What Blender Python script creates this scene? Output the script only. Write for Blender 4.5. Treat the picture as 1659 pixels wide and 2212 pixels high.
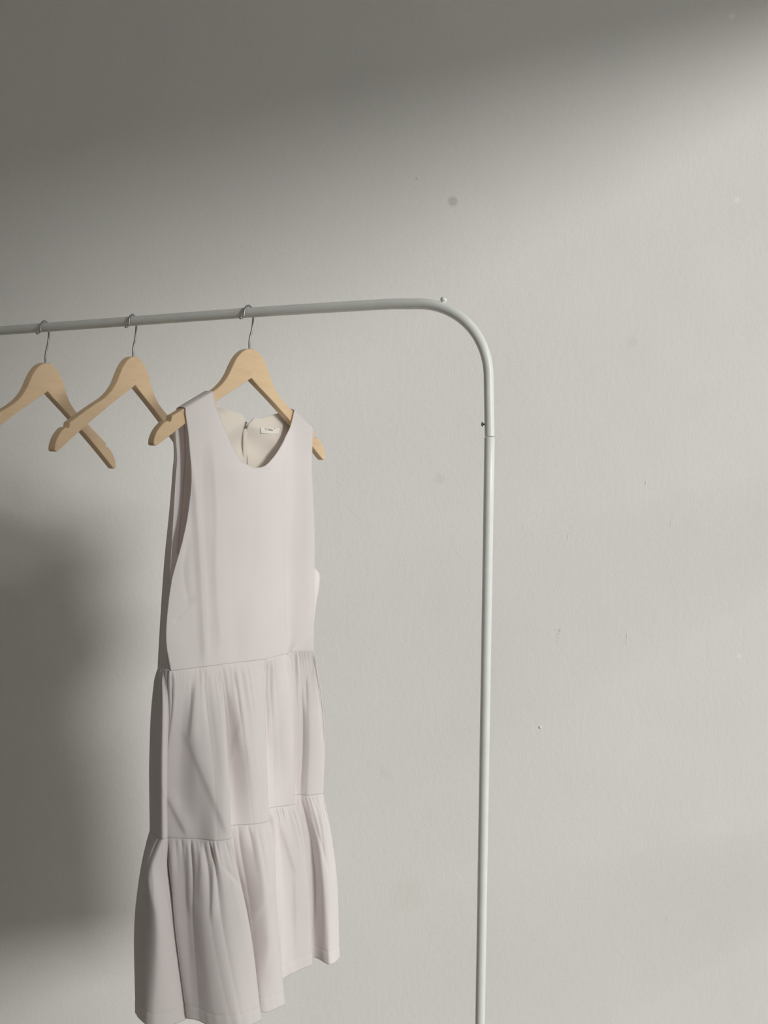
import bpy, bmesh, math, random
from mathutils import Vector, Matrix
random.seed(7)
R = math.radians
scene = bpy.context.scene
for o in list(bpy.data.objects):
    bpy.data.objects.remove(o, do_unlink=True)

# ---------------------------------------------------------------- camera
W_PX, H_PX, F_PX = 1659.0, 2212.0, 2329.3
ROLL, PITCH, CAM_H = 0.0396, -0.0155, 1.32
cam_pos = Vector((0, 0, CAM_H))
fwd = Vector((0, math.cos(PITCH), math.sin(PITCH)))
r0 = Vector((1, 0, 0)); u0 = r0.cross(fwd)
right = r0 * math.cos(ROLL) + u0 * math.sin(ROLL)
up = -r0 * math.sin(ROLL) + u0 * math.cos(ROLL)
cd = bpy.data.cameras.new('camera'); cam = bpy.data.objects.new('camera', cd)
scene.collection.objects.link(cam); scene.camera = cam
cd.sensor_fit = 'VERTICAL'; cd.sensor_height = 24.0; cd.lens = F_PX / H_PX * 24.0
cd.clip_start = 0.02
cam.matrix_world = Matrix(((right.x, up.x, -fwd.x, 0), (right.y, up.y, -fwd.y, 0), (right.z, up.z, -fwd.z, CAM_H), (0, 0, 0, 1)))

# ---------------------------------------------------------------- light
WALL_Y = 2.34            # back wall plane
WIN_X = 1.45             # right wall plane (holds the window)
WIN_Y0, WIN_Y1 = -0.38, 2.02
WIN_Z0, WIN_Z1 = 0.06, 2.66
SUN_AZ, SUN_EL, SUN_ANG = R(46.5), R(16.5), R(13.5)   # azimuth: towards the camera side, from +x
SUN_E, SKY_E = 2.45, 0.88
wd = bpy.data.worlds.new('world'); scene.world = wd; wd.use_nodes = True
bg = wd.node_tree.nodes['Background']; bg.inputs[0].default_value = (1.0, 0.985, 0.955, 1); bg.inputs[1].default_value = SKY_E
sl = bpy.data.lights.new('low_sun', 'SUN'); sun = bpy.data.objects.new('low_sun', sl); scene.collection.objects.link(sun)
sl.energy = SUN_E; sl.angle = SUN_ANG; sl.color = (1.0, 0.985, 0.965)
to_sun = Vector((math.cos(SUN_AZ) * math.cos(SUN_EL), -math.sin(SUN_AZ) * math.cos(SUN_EL), math.sin(SUN_EL)))
sun.rotation_euler = to_sun.to_track_quat('Z', 'Y').to_euler(); sun.location = (4, -3, 3)
pl = bpy.data.lights.new('window_portal', 'AREA'); po = bpy.data.objects.new('window_portal', pl); scene.collection.objects.link(po)
pl.shape = 'RECTANGLE'; pl.size = WIN_Z1 - WIN_Z0; pl.size_y = WIN_Y1 - WIN_Y0; pl.cycles.is_portal = True
po.location = (WIN_X + 0.13, (WIN_Y0 + WIN_Y1) / 2, (WIN_Z0 + WIN_Z1) / 2); po.rotation_euler = (0, R(90), 0)
vs = scene.view_settings
vs.view_transform = 'Standard'; vs.look = 'None'; vs.gamma = 1.0; vs.exposure = 0.0; vs.use_curve_mapping = False
try:
    scene.cycles.use_denoising = True
    scene.cycles.max_bounces = 8; scene.cycles.diffuse_bounces = 5
except Exception:
    pass

# ---------------------------------------------------------------- helpers
def link(o, parent=None):
    scene.collection.objects.link(o)
    if parent is not None:
        o.parent = parent
    return o
def mesh_obj(name, verts, faces, mat=None, parent=None, smooth=True):
    me = bpy.data.meshes.new(name); me.from_pydata([tuple(v) for v in verts], [], faces); me.update()
    if mat: me.materials.append(mat)
    for p in me.polygons: p.use_smooth = smooth
    return link(bpy.data.objects.new(name, me), parent)
def bm_obj(name, bm, mat=None, parent=None, smooth=True):
    me = bpy.data.meshes.new(name); bm.to_mesh(me); bm.free()
    if mat: me.materials.append(mat)
    for p in me.polygons: p.use_smooth = smooth
    return link(bpy.data.objects.new(name, me), parent)
def tag(o, label=None, cat=None, group=None, kind=None):
    if label: o['label'] = label
    if cat: o['category'] = cat
    if group: o['group'] = group
    if kind: o['kind'] = kind
    return o
def empty(name, loc=(0, 0, 0), rz=0.0):
    o = bpy.data.objects.new(name, None); o.empty_display_size = 0.05
    o.location = loc; o.rotation_euler = (0, 0, rz)
    return link(o)
def box_bm(bm, a, b):
    vs_ = [bm.verts.new((x, y, z)) for z in (a[2], b[2]) for y in (a[1], b[1]) for x in (a[0], b[0])]
    for f in ((0, 2, 3, 1), (4, 5, 7, 6), (0, 1, 5, 4), (2, 6, 7, 3), (0, 4, 6, 2), (1, 3, 7, 5)):
        bm.faces.new([vs_[i] for i in f])
def catmull(pts, ts, t):
    """non-uniform cubic Hermite through pts (tuples) at knots ts"""
    n = len(pts)
    if t <= ts[0]: return tuple(pts[0])
    if t >= ts[-1]: return tuple(pts[-1])
    i = 0
    while i < n - 2 and t > ts[i + 1]: i += 1
    h = ts[i + 1] - ts[i]; x = (t - ts[i]) / h
    def tan(j):
        if j == 0: return [(pts[1][k] - pts[0][k]) / (ts[1] - ts[0]) for k in range(len(pts[0]))]
        if j == n - 1: return [(pts[-1][k] - pts[-2][k]) / (ts[-1] - ts[-2]) for k in range(len(pts[0]))]
        a = ts[j] - ts[j - 1]; b = ts[j + 1] - ts[j]
        return [((pts[j][k] - pts[j - 1][k]) / a * b + (pts[j + 1][k] - pts[j][k]) / b * a) / (a + b) for k in range(len(pts[0]))]
    m0, m1 = tan(i), tan(i + 1)
    h00 = 2 * x**3 - 3 * x * x + 1; h10 = x**3 - 2 * x * x + x; h01 = -2 * x**3 + 3 * x * x; h11 = x**3 - x * x
    return tuple(h00 * pts[i][k] + h10 * h * m0[k] + h01 * pts[i + 1][k] + h11 * h * m1[k] for k in range(len(pts[0])))
def sweep(path, radius, seg=20, cap=True):
    """tube verts/faces along a list of Vectors (parallel transport); radius may be a list"""
    n = len(path); T = []
    for i in range(n):
        a = path[max(i - 1, 0)]; b = path[min(i + 1, n - 1)]; T.append((b - a).normalized())
    ref = Vector((0, 0, 1)) if abs(T[0].z) < 0.9 else Vector((1, 0, 0))
    N = (ref - T[0] * ref.dot(T[0])).normalized(); verts, faces = [], []
    for i in range(n):
        N = (N - T[i] * N.dot(T[i])).normalized(); B = T[i].cross(N)
        r = radius[i] if isinstance(radius, (list, tuple)) else radius
        for k in range(seg):
            a = 2 * math.pi * k / seg
            verts.append(path[i] + (N * math.cos(a) + B * math.sin(a)) * r)
    for i in range(n - 1):
        for k in range(seg):
            k2 = (k + 1) % seg
            faces.append((i * seg + k, i * seg + k2, (i + 1) * seg + k2, (i + 1) * seg + k))
    if cap:
        b0 = len(verts); verts += [v.copy() for v in verts[:seg]]; b1 = len(verts); verts += [v.copy() for v in verts[(n - 1) * seg:n * seg]]
        faces.append(tuple(b0 + k for k in range(seg))[::-1]); faces.append(tuple(b1 + k for k in range(seg)))
    return verts, faces
def smoothstep(a, b, x):
    t = min(1.0, max(0.0, (x - a) / (b - a))); return t * t * (3 - 2 * t)

# ---- photogrammetry: a photo pixel is a viewing ray; points are placed on real planes (hanger plane, level planes)
def ray(px, py):
    r = fwd + right * ((px - W_PX / 2) / F_PX) - up * ((py - H_PX / 2) / F_PX)
    return r / r.y
def at_depth(px, py, Y): return cam_pos + ray(px, py) * Y
def at_level(px, py, z):
    r = ray(px, py); return cam_pos + r * ((z - CAM_H) / r.z)
def project(P):
    q = P - cam_pos; d = q.dot(fwd)
    return W_PX / 2 + F_PX * q.dot(right) / d, H_PX / 2 - F_PX * q.dot(up) / d
def x_for_px(px, Y, z):
    """world X of the point at depth Y, height z that lies on image column px"""
    k = (px - W_PX / 2) / F_PX; h = z - CAM_H
    num = k * (Y * fwd.y + h * fwd.z) - (Y * right.y + h * right.z)
    return num / (right.x - k * fwd.x)

# ---------------------------------------------------------------- materials
def new_mat(name):
    m = bpy.data.materials.new(name); m.use_nodes = True
    nt = m.node_tree; return m, nt, nt.nodes['Principled BSDF']
def N(nt, kind, **kw):
    n = nt.nodes.new(kind)
    for k, v in kw.items():
        if k in n.inputs: n.inputs[k].default_value = v
        else: setattr(n, k, v)
    return n
def bump_on(nt, bsdf, height_out, strength, dist=0.001):
    b = N(nt, 'ShaderNodeBump'); b.inputs['Strength'].default_value = strength; b.inputs['Distance'].default_value = dist
    nt.links.new(height_out, b.inputs['Height']); nt.links.new(b.outputs[0], bsdf.inputs['Normal']); return b
def ramp(nt, fac, stops):
    r = N(nt, 'ShaderNodeValToRGB'); cr = r.color_ramp
    cr.elements[0].position, cr.elements[0].color = stops[0][0], stops[0][1]
    cr.elements[1].position, cr.elements[1].color = stops[-1][0], stops[-1][1]
    for p, c in stops[1:-1]:
        e = cr.elements.new(p); e.color = c
    nt.links.new(fac, r.inputs[0]); return r
def math_node(nt, op, a, b=None, clamp=False):
    n = N(nt, 'ShaderNodeMath', operation=op); n.use_clamp = clamp
    for i, s in enumerate((a, b)):
        if s is None: continue
        if isinstance(s, (int, float)): n.inputs[i].default_value = s
        else: nt.links.new(s, n.inputs[i])
    return n.outputs[0]

def wall_material(name, col, spots=()):
    m, nt, bs = new_mat(name)
    tc = N(nt, 'ShaderNodeTexCoord'); geo = N(nt, 'ShaderNodeNewGeometry')
    big = N(nt, 'ShaderNodeTexNoise', Scale=3.0, Detail=3.0, Roughness=0.55)
    nt.links.new(geo.outputs['Position'], big.inputs['Vector'])
    c = [(0.30, tuple(x * 0.965 for x in (col[0] * 0.995, col[1] * 1.0, col[2] * 1.0)) + (1,)),
         (0.70, (col[0], col[1], col[2], 1))]
    rp = ramp(nt, big.outputs['Fac'], c); out = rp.outputs[0]
    mid = N(nt, 'ShaderNodeTexNoise', Scale=22.0, Detail=4.0, Roughness=0.6)
    mp = N(nt, 'ShaderNodeMapping'); mp.inputs['Scale'].default_value = (1.0, 1.0, 0.45)
    nt.links.new(geo.outputs['Position'], mp.inputs[0]); nt.links.new(mp.outputs[0], mid.inputs['Vector'])
    mx = N(nt, 'ShaderNodeMix', data_type='RGBA', blend_type='MULTIPLY'); mx.inputs[0].default_value = 1.0
    r2 = ramp(nt, mid.outputs['Fac'], [(0.3, (0.975, 0.985, 0.975, 1)), (0.7, (1, 0.995, 1, 1))])
    nt.links.new(out, mx.inputs[6]); nt.links.new(r2.outputs[0], mx.inputs[7]); out = mx.outputs[2]
    for (P, rad, soft, colr, amt) in spots:      # stains and dabs of filler, each at its own place on the plaster
        d = N(nt, 'ShaderNodeVectorMath', operation='DISTANCE'); d.inputs[1].default_value = tuple(P)
        nt.links.new(geo.outputs['Position'], d.inputs[0])
        mr = N(nt, 'ShaderNodeMapRange'); mr.interpolation_type = 'SMOOTHSTEP'
        mr.inputs[1].default_value = rad * (1 - soft); mr.inputs[2].default_value = rad * (1 + soft)
        mr.inputs[3].default_value = amt; mr.inputs[4].default_value = 0.0
        nt.links.new(d.outputs['Value'], mr.inputs[0])
        mm = N(nt, 'ShaderNodeMix', data_type='RGBA'); nt.links.new(mr.outputs[0], mm.inputs[0])
        nt.links.new(out, mm.inputs[6]); mm.inputs[7].default_value = colr; out = mm.outputs[2]
    nt.links.new(out, bs.inputs['Base Color'])
    bs.inputs['Roughness'].default_value = 0.75; bs.inputs['Specular IOR Level'].default_value = 0.25
    f1 = N(nt, 'ShaderNodeTexNoise', Scale=330.0, Detail=3.0, Roughness=0.6)
    f2 = N(nt, 'ShaderNodeTexNoise', Scale=95.0, Detail=3.0, Roughness=0.5)
    mp2 = N(nt, 'ShaderNodeMapping'); mp2.inputs['Scale'].default_value = (1.0, 1.0, 0.6)
    nt.links.new(geo.outputs['Position'], mp2.inputs[0])
    nt.links.new(mp2.outputs[0], f1.inputs['Vector']); nt.links.new(mp2.outputs[0], f2.inputs['Vector'])
    h = math_node(nt, 'ADD', f1.outputs['Fac'], math_node(nt, 'MULTIPLY', f2.outputs['Fac'], 1.0))
    bump_on(nt, bs, h, 0.38, 0.0010)
    return m

def fabric_material(name, col, trans=0.25, weave=900.0, bump=0.25):
    m, nt, bs = new_mat(name)
    tc = N(nt, 'ShaderNodeTexCoord')
    n1 = N(nt, 'ShaderNodeTexNoise', Scale=9.0, Detail=4.0, Roughness=0.6); nt.links.new(tc.outputs['Object'], n1.inputs['Vector'])
    rp = ramp(nt, n1.outputs['Fac'], [(0.3, tuple(c * 0.965 for c in col) + (1,)), (0.7, tuple(col) + (1,))])
    nt.links.new(rp.outputs[0], bs.inputs['Base Color'])
    bs.inputs['Roughness'].default_value = 0.85; bs.inputs['Specular IOR Level'].default_value = 0.15
    try:
        bs.inputs['Sheen Weight'].default_value = 0.15; bs.inputs['Sheen Roughness'].default_value = 0.6
    except Exception: pass
    w = N(nt, 'ShaderNodeTexNoise', Scale=weave, Detail=2.0)
    mp = N(nt, 'ShaderNodeMapping'); mp.inputs['Scale'].default_value = (1.0, 1.0, 0.4)
    nt.links.new(tc.outputs['Object'], mp.inputs[0]); nt.links.new(mp.outputs[0], w.inputs['Vector'])
    w2 = N(nt, 'ShaderNodeTexNoise', Scale=60.0, Detail=4.0); nt.links.new(tc.outputs['Object'], w2.inputs['Vector'])
    h = math_node(nt, 'ADD', math_node(nt, 'MULTIPLY', w.outputs['Fac'], 0.35), math_node(nt, 'MULTIPLY', w2.outputs['Fac'], 0.8))
    bp = bump_on(nt, bs, h, bump, 0.0008)
    tr = N(nt, 'ShaderNodeBsdfTranslucent'); nt.links.new(rp.outputs[0], tr.inputs[0]); nt.links.new(bp.outputs[0], tr.inputs['Normal'])
    mix = N(nt, 'ShaderNodeMixShader'); mix.inputs[0].default_value = trans
    nt.links.new(bs.outputs[0], mix.inputs[1]); nt.links.new(tr.outputs[0], mix.inputs[2])
    nt.links.new(mix.outputs[0], nt.nodes['Material Output'].inputs[0])
    return m

def wood_material(name, ang):
    m, nt, bs = new_mat(name)
    tc = N(nt, 'ShaderNodeTexCoord'); oi = N(nt, 'ShaderNodeObjectInfo')
    mp = N(nt, 'ShaderNodeMapping'); mp.inputs['Rotation'].default_value = (0, ang, 0); mp.inputs['Scale'].default_value = (6.0, 60.0, 90.0)
    ad = N(nt, 'ShaderNodeVectorMath', operation='ADD'); nt.links.new(tc.outputs['Object'], ad.inputs[0])
    sc = N(nt, 'ShaderNodeVectorMath', operation='SCALE'); sc.inputs[3].default_value = 3.0
    cb = N(nt, 'ShaderNodeCombineXYZ')
    for i in range(3): nt.links.new(oi.outputs['Random'], cb.inputs[i])
    nt.links.new(cb.outputs[0], sc.inputs[0]); nt.links.new(sc.outputs[0], ad.inputs[1]); nt.links.new(ad.outputs[0], mp.inputs[0])
    n1 = N(nt, 'ShaderNodeTexNoise', Scale=1.3, Detail=5.0, Roughness=0.6, Distortion=0.6); nt.links.new(mp.outputs[0], n1.inputs['Vector'])
    rp = ramp(nt, n1.outputs['Fac'], [(0.25, (0.70, 0.49, 0.30, 1)), (0.5, (0.75, 0.545, 0.345, 1)), (0.75, (0.775, 0.575, 0.37, 1))])
    nt.links.new(rp.outputs[0], bs.inputs['Base Color'])
    bs.inputs['Roughness'].default_value = 0.38; bs.inputs['Specular IOR Level'].default_value = 0.4
    bump_on(nt, bs, n1.outputs['Fac'], 0.08, 0.0006)
    return m

def paint_material(name, col, rough=0.35, metal=0.0):
    m, nt, bs = new_mat(name)
    tc = N(nt, 'ShaderNodeTexCoord')
    n1 = N(nt, 'ShaderNodeTexNoise', Scale=40.0, Detail=4.0); nt.links.new(tc.outputs['Object'], n1.inputs['Vector'])
    rp = ramp(nt, n1.outputs['Fac'], [(0.3, tuple(c * 0.94 for c in col) + (1,)), (0.7, tuple(col) + (1,))])
    nt.links.new(rp.outputs[0], bs.inputs['Base Color'])
    bs.inputs['Roughness'].default_value = rough; bs.inputs['Metallic'].default_value = metal
    n2 = N(nt, 'ShaderNodeTexNoise', Scale=500.0, Detail=2.0); nt.links.new(tc.outputs['Object'], n2.inputs['Vector'])
    bump_on(nt, bs, n2.outputs['Fac'], 0.1, 0.0003)
    return m

def wall_pt(px, py): return at_depth(px, py, WALL_Y)
WALL_COL = (0.80, 0.778, 0.76)
dark = (0.45, 0.44, 0.44, 1); light = (0.92, 0.92, 0.92, 1); tan_ = (0.50, 0.42, 0.33, 1)
spots = [(wall_pt(978, 435), 0.0100, 0.35, dark, 0.50), (wall_pt(1366, 739), 0.010, 0.5, dark, 0.13),
         (wall_pt(950, 1035), 0.011, 0.5, (0.5, 0.46, 0.42, 1), 0.17), (wall_pt(831, 1669), 0.012, 0.5, dark, 0.07),
         (wall_pt(1208, 1362), 0.0028, 0.5, tan_, 0.55), (wall_pt(1199, 1362), 0.0020, 0.5, tan_, 0.25),
         (wall_pt(1206, 1370), 0.0032, 0.6, tan_, 0.25), (wall_pt(1204, 1378), 0.0028, 0.6, tan_, 0.20), (wall_pt(1202, 1386), 0.0025, 0.6, tan_, 0.22),
         (wall_pt(899, 386), 0.0014, 0.5, (0.3, 0.2, 0.15, 1), 0.6), (wall_pt(1581, 35), 0.006, 0.6, light, 0.55),
         (wall_pt(1592, 432), 0.006, 0.6, light, 0.45), (wall_pt(1597, 1418), 0.005, 0.6, light, 0.4),
         (wall_pt(880, 1930), 0.035, 0.6, tan_, 0.08)]
M_wall = wall_material('plaster_wall', WALL_COL, spots)
M_side = wall_material('plaster_side', WALL_COL)
M_ceil = wall_material('ceiling_paint', (0.78, 0.77, 0.75))
M_dress = fabric_material('white_linen', (0.955, 0.905, 0.905), 0.30)
M_lining = fabric_material('cream_lining', (0.97, 0.92, 0.86), 0.40, 700.0, 0.15)
M_labelcloth = fabric_material('label_cloth', (0.90, 0.86, 0.80), 0.1, 1500.0, 0.1)
M_thread, _, b_ = new_mat('grey_print'); b_.inputs['Base Color'].default_value = (0.38, 0.32, 0.30, 1); b_.inputs['Roughness'].default_value = 0.9
M_woodL = wood_material('beech_left', R(-31)); M_woodR = wood_material('beech_right', R(31))
M_tube = paint_material('white_enamel', (0.80, 0.81, 0.79), 0.38)
M_steel = paint_material('brushed_steel', (0.38, 0.36, 0.36), 0.42, 0.85)
M_darkpin = paint_material('dark_pin', (0.16, 0.16, 0.15), 0.4, 0.5)
M_plastic = paint_material('white_plastic', (0.82, 0.82, 0.81), 0.3)
M_frame = paint_material('window_paint', (0.75, 0.74, 0.72), 0.5)
def floor_material():
    m, nt, bs = new_mat('grey_screed')
    geo = N(nt, 'ShaderNodeNewGeometry'); n1 = N(nt, 'ShaderNodeTexNoise', Scale=4.0, Detail=6.0); nt.links.new(geo.outputs['Position'], n1.inputs['Vector'])
    rp = ramp(nt, n1.outputs['Fac'], [(0.3, (0.34, 0.32, 0.29, 1)), (0.7, (0.42, 0.40, 0.37, 1))]); nt.links.new(rp.outputs[0], bs.inputs['Base Color'])
    bs.inputs['Roughness'].default_value = 0.6; return m
M_floor = floor_material()
def glass_material():
    m, nt, bs = new_mat('window_glass')
    tr = N(nt, 'ShaderNodeBsdfTransparent'); tr.inputs[0].default_value = (0.97, 0.98, 0.97, 1)
    gl = N(nt, 'ShaderNodeBsdfGlossy'); gl.inputs['Roughness'].default_value = 0.03
    mx = N(nt, 'ShaderNodeMixShader'); mx.inputs[0].default_value = 0.05
    nt.links.new(tr.outputs[0], mx.inputs[1]); nt.links.new(gl.outputs[0], mx.inputs[2])
    nt.links.new(mx.outputs[0], nt.nodes['Material Output'].inputs[0]); return m
M_glass = glass_material()

# ---------------------------------------------------------------- room
X_L, Y_F, CEIL = -2.2, -1.6, 2.9
def slab(name, a, b, mat):
    bm = bmesh.new(); box_bm(bm, a, b); return tag(bm_obj(name, bm, mat, smooth=False), kind='structure')
slab('floor', (X_L, Y_F, -0.1), (WIN_X, WALL_Y, 0.0), M_floor)
slab('ceiling', (X_L, Y_F, CEIL), (WIN_X, WALL_Y, CEIL + 0.1), M_ceil)
slab('wall_back', (X_L, WALL_Y, 0.0), (WIN_X, WALL_Y + 0.15, CEIL), M_wall)
slab('wall_left', (X_L - 0.12, Y_F, 0.0), (X_L, WALL_Y + 0.15, CEIL), M_side)
slab('wall_front', (X_L - 0.12, Y_F - 0.12, 0.0), (WIN_X + 0.12, Y_F, CEIL), M_side)
T = 0.12
bm = bmesh.new()
box_bm(bm, (WIN_X, Y_F, 0), (WIN_X + T, WIN_Y0, CEIL)); box_bm(bm, (WIN_X, WIN_Y1, 0), (WIN_X + T, WALL_Y + 0.15, CEIL))
box_bm(bm, (WIN_X, WIN_Y0, 0), (WIN_X + T, WIN_Y1, WIN_Z0)); box_bm(bm, (WIN_X, WIN_Y0, WIN_Z1), (WIN_X + T, WIN_Y1, CEIL))
tag(bm_obj('wall_right', bm, M_side, smooth=False), kind='structure')
win = tag(empty('window_1', (WIN_X + T * 0.5, (WIN_Y0 + WIN_Y1) / 2, WIN_Z0)), kind='structure')
def wpart(name, boxes, mat):
    bm = bmesh.new(); ox, oy, oz = win.location
    for a, b in boxes: box_bm(bm, (a[0] - ox, a[1] - oy, a[2] - oz), (b[0] - ox, b[1] - oy, b[2] - oz))
    return bm_obj(name, bm, mat, win, smooth=False)
xm = WIN_X + T * 0.5; fw = 0.035
wpart('window_frame', [((xm - .02, WIN_Y0, WIN_Z0), (xm + .02, WIN_Y0 + fw, WIN_Z1)), ((xm - .02, WIN_Y1 - fw, WIN_Z0), (xm + .02, WIN_Y1, WIN_Z1)),
                       ((xm - .02, WIN_Y0 + fw, WIN_Z0), (xm + .02, WIN_Y1 - fw, WIN_Z0 + fw)), ((xm - .02, WIN_Y0 + fw, WIN_Z1 - fw), (xm + .02, WIN_Y1 - fw, WIN_Z1))], M_frame)
for zb in (0.80, 1.57):
    wpart('glazing_bar', [((xm - .008, WIN_Y0 + fw, zb - .005), (xm + .008, WIN_Y1 - fw, zb + .005))], M_frame)
wpart('pane', [((xm - .002, WIN_Y0 + fw, WIN_Z0 + fw), (xm + .002, WIN_Y1 - fw, WIN_Z1 - fw))], M_glass)
win.children[-1].visible_shadow = True

# ---------------------------------------------------------------- hanger frame
TH = 1.0142
HZ = 1.7098
A0 = at_depth(545.5, 755, HZ)
U = Vector((math.cos(TH), math.sin(TH), 0)); V = Vector((math.sin(TH), -math.cos(TH), 0)); Z = Vector((0, 0, 1))
OH = A0 - U * 0.0075                      # top centre of the dressed hanger
# rail: level tube, its plan line runs under the hook
RAIL_A = R(23.5)
RD = Vector((math.cos(RAIL_A), -math.sin(RAIL_A), 0))       # towards the right and the camera
RC = OH - U * 0.005
def rail_point(px):
    py = catmull([(714.5,), (684.0,), (675.9,), (659.3,), (656.5,)], [0, 420, 531, 800, 850], px)[0] if px > 0 else 714.5 - 0.072 * px
    r = ray(px, py); n = Vector((RD.y, -RD.x, 0)); return cam_pos + r * (((RC - cam_pos).dot(n)) / r.dot(n))

TOP_EDGE = [(0, 0), (.010, -.0015), (.023, -.0075), (.036, -.019), (.0455, -.033), (.053, -.0455), (.0605, -.0550), (.0745, -.0675),
            (.091, -.0775), (.111, -.0870), (.140, -.1015), (.1690, -.1168), (.1752, -.1200), (.1768, -.1268), (.1798, -.1292), (.1838, -.1278), (.1880, -.1292),
            (.1955, -.1345), (.2035, -.1430), (.2085, -.1520), (.2105, -.1600), (.2095, -.1640), (.2055, -.1650)]
BOT_EDGE = [(.2000, -.1625), (.1708, -.1440), (.140, -.1253), (.1072, -.1060), (.060, -.0790), (.020, -.0575), (0, -.0470)]
THK = 0.0062
def arm_mesh(sign):
    top = [Vector((x, 0, z)) for x, z in TOP_EDGE]
    # densify the curved shoulder
    ts = [0]
    for i in range(1, len(TOP_EDGE)): ts.append(ts[-1] + (top[i] - top[i - 1]).length)
    pts = []
    for i in range(len(TOP_EDGE) - 1):
        k = 3 if i < 11 else 2
        for j in range(k): pts.append(catmull(TOP_EDGE, ts, ts[i] + (ts[i + 1] - ts[i]) * j / k))
    pts.append(TOP_EDGE[-1]); out = pts + BOT_EDGE
    bm = bmesh.new()
    fv = [bm.verts.new((sign * x, -THK, z)) for x, z in out]; bv = [bm.verts.new((sign * x, THK, z)) for x, z in out]
    n = len(out); bm.faces.new(fv); bm.faces.new(bv[::-1])
    for i in range(n): bm.faces.new((fv[i], fv[(i + 1) % n], bv[(i + 1) % n], bv[i]))
    bmesh.ops.recalc_face_normals(bm, faces=bm.faces)
    # round the long rims, not the glue joint at x = 0
    es = [e for e in bm.edges if abs(e.verts[0].co.y - e.verts[1].co.y) < 1e-6 and not (abs(e.verts[0].co.x) < 1e-6 and abs(e.verts[1].co.x) < 1e-6)]
    bmesh.ops.bevel(bm, geom=es, offset=0.0017, segments=3, profile=0.5, affect='EDGES', clamp_overlap=True)
    for v_ in bm.verts:
        if sign * v_.co.x < 0: v_.co.x = 0
    return bm
HOOK = [(0, -.012), (0, 0), (-.0008, .009), (.0002, .018), (.0032, .027), (.0050, .034), (.0058, .0415), (.0062, .050), (.0050, .058), (.0008, .0650), (-.005, .0668),
        (-.0110, .0650), (-.0152, .0600), (-.0166, .0530), (-.0180, .0475), (-.0215, .0450), (-.0245, .0448)]
def make_hanger(name, label):
    root = empty(name); tag(root, label, 'hanger', 'wooden hangers on the clothes rail')
    a = bm_obj('arm', arm_mesh(-1), M_woodL, root); b = bm_obj('arm', arm_mesh(1), M_woodR, root)
    for o in (a, b):
        md = o.modifiers.new('n', 'WEIGHTED_NORMAL'); md.keep_sharp = True
    ts = [0]
    for i in range(1, len(HOOK)): ts.append(ts[-1] + math.dist(HOOK[i], HOOK[i - 1]))
    path = []
    for i in range(81):
        p = catmull(HOOK, ts, ts[-1] * i / 80); path.append(Vector((p[0], 0, p[1])))
    v_, f_ = sweep(path, 0.00165, 12); hk = mesh_obj('hook', v_, f_, M_steel, root); hk['label'] = 'grey steel wire hook'
    bm = bmesh.new(); bmesh.ops.create_icosphere(bm, subdivisions=3, radius=0.0024, matrix=Matrix.Translation(path[-1])); bm_obj('hook_tip', bm, M_steel, hk)
    return root
def copy_tree(o, parent=None):
    c = o.copy(); scene.collection.objects.link(c); c.parent = parent
    for ch in list(o.children): copy_tree(ch, c)
    return c
h1 = make_hanger('coat_hanger', 'pale wooden hanger carrying the white dress')
h1.location = OH; h1.rotation_euler = (0, 0, TH)
def fit_hanger(px_rail, yaw, sc):
    h = copy_tree(h1); u = Vector((math.cos(yaw), math.sin(yaw), 0))
    h.scale = (sc, sc, sc); h.rotation_euler = (0, 0, yaw)
    h.location = rail_point(px_rail) + (u * 0.005 - Z * (0.0568)) * sc
    return h
dz = (OH + Z * 0.0568 - U * 0.005) - rail_point(531)
print('rail/hook offset at dressed hanger', dz)
H2_PX, H2_YAW, H3_PX, H3_YAW = 284.0, TH + 0.05, 95.0, TH + 0.05
def solve_hanger(apex_px, tip_px, side, sc):
    best = None
    for k in range(41):
        yaw = TH - 0.3 + 0.015 * k; u = Vector((math.cos(yaw), math.sin(yaw), 0)); v = Vector((math.sin(yaw), -math.cos(yaw), 0))
        for j in range(60):
            px = apex_px - 22 + 0.5 * j
            O = rail_point(px) + (u * 0.005 - Z * 0.0568) * sc
            a = project(O + v * THK * sc); t = project(O + v * THK * sc + (u * side * 0.2055 - Z * 0.165) * sc)
            e = (a[0] - apex_px)**2 + (t[0] - tip_px)**2
            if best is None or e < best[0]: best = (e, px, yaw, a, t)
    print('hanger fit', best); return best[1], best[2]
h2 = fit_hanger(*solve_hanger(296.0, 123.0, -1, 1.02), 1.02)
h2['label'] = 'bare pale wooden hanger in the middle, between the other two hangers'
h3 = fit_hanger(*solve_hanger(105.0, 248.0, 1, 1.06), 1.06)
h3['label'] = 'bare pale wooden hanger farthest left, its left arm cut by the photo edge'

# ---------------------------------------------------------------- clothes rack
rack = empty('clothes_rack'); tag(rack, 'white metal clothes rack with rounded corners in front of the bare wall', 'clothes rack')
P_bendstart = rail_point(893)
r_rail, r_post = 0.0079, 0.0071
post_top = at_depth(1056.0, 815, 1.0)
# post sits on the rail line: find its point on the rail's vertical plane
nrm = Vector((RD.y, -RD.x, 0))
def on_rail_plane(px, py):
    r = ray(px, py); return cam_pos + r * (((RC - cam_pos).dot(nrm)) / r.dot(nrm))
post_top = on_rail_plane(1055.5, 812)
post_joint = on_rail_plane(1057.6, 943)
post_b = on_rail_plane(1037.0, 2212)
lean = (post_b - post_joint) / (post_joint.z - post_b.z)
post_foot = post_b + lean * (post_b.z - 0.035)
rail_dir = (rail_point(850) - rail_point(531)).normalized()
left_len = 1.15
corner_l = rail_point(531) - rail_dir * left_len + Z * 0
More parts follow.
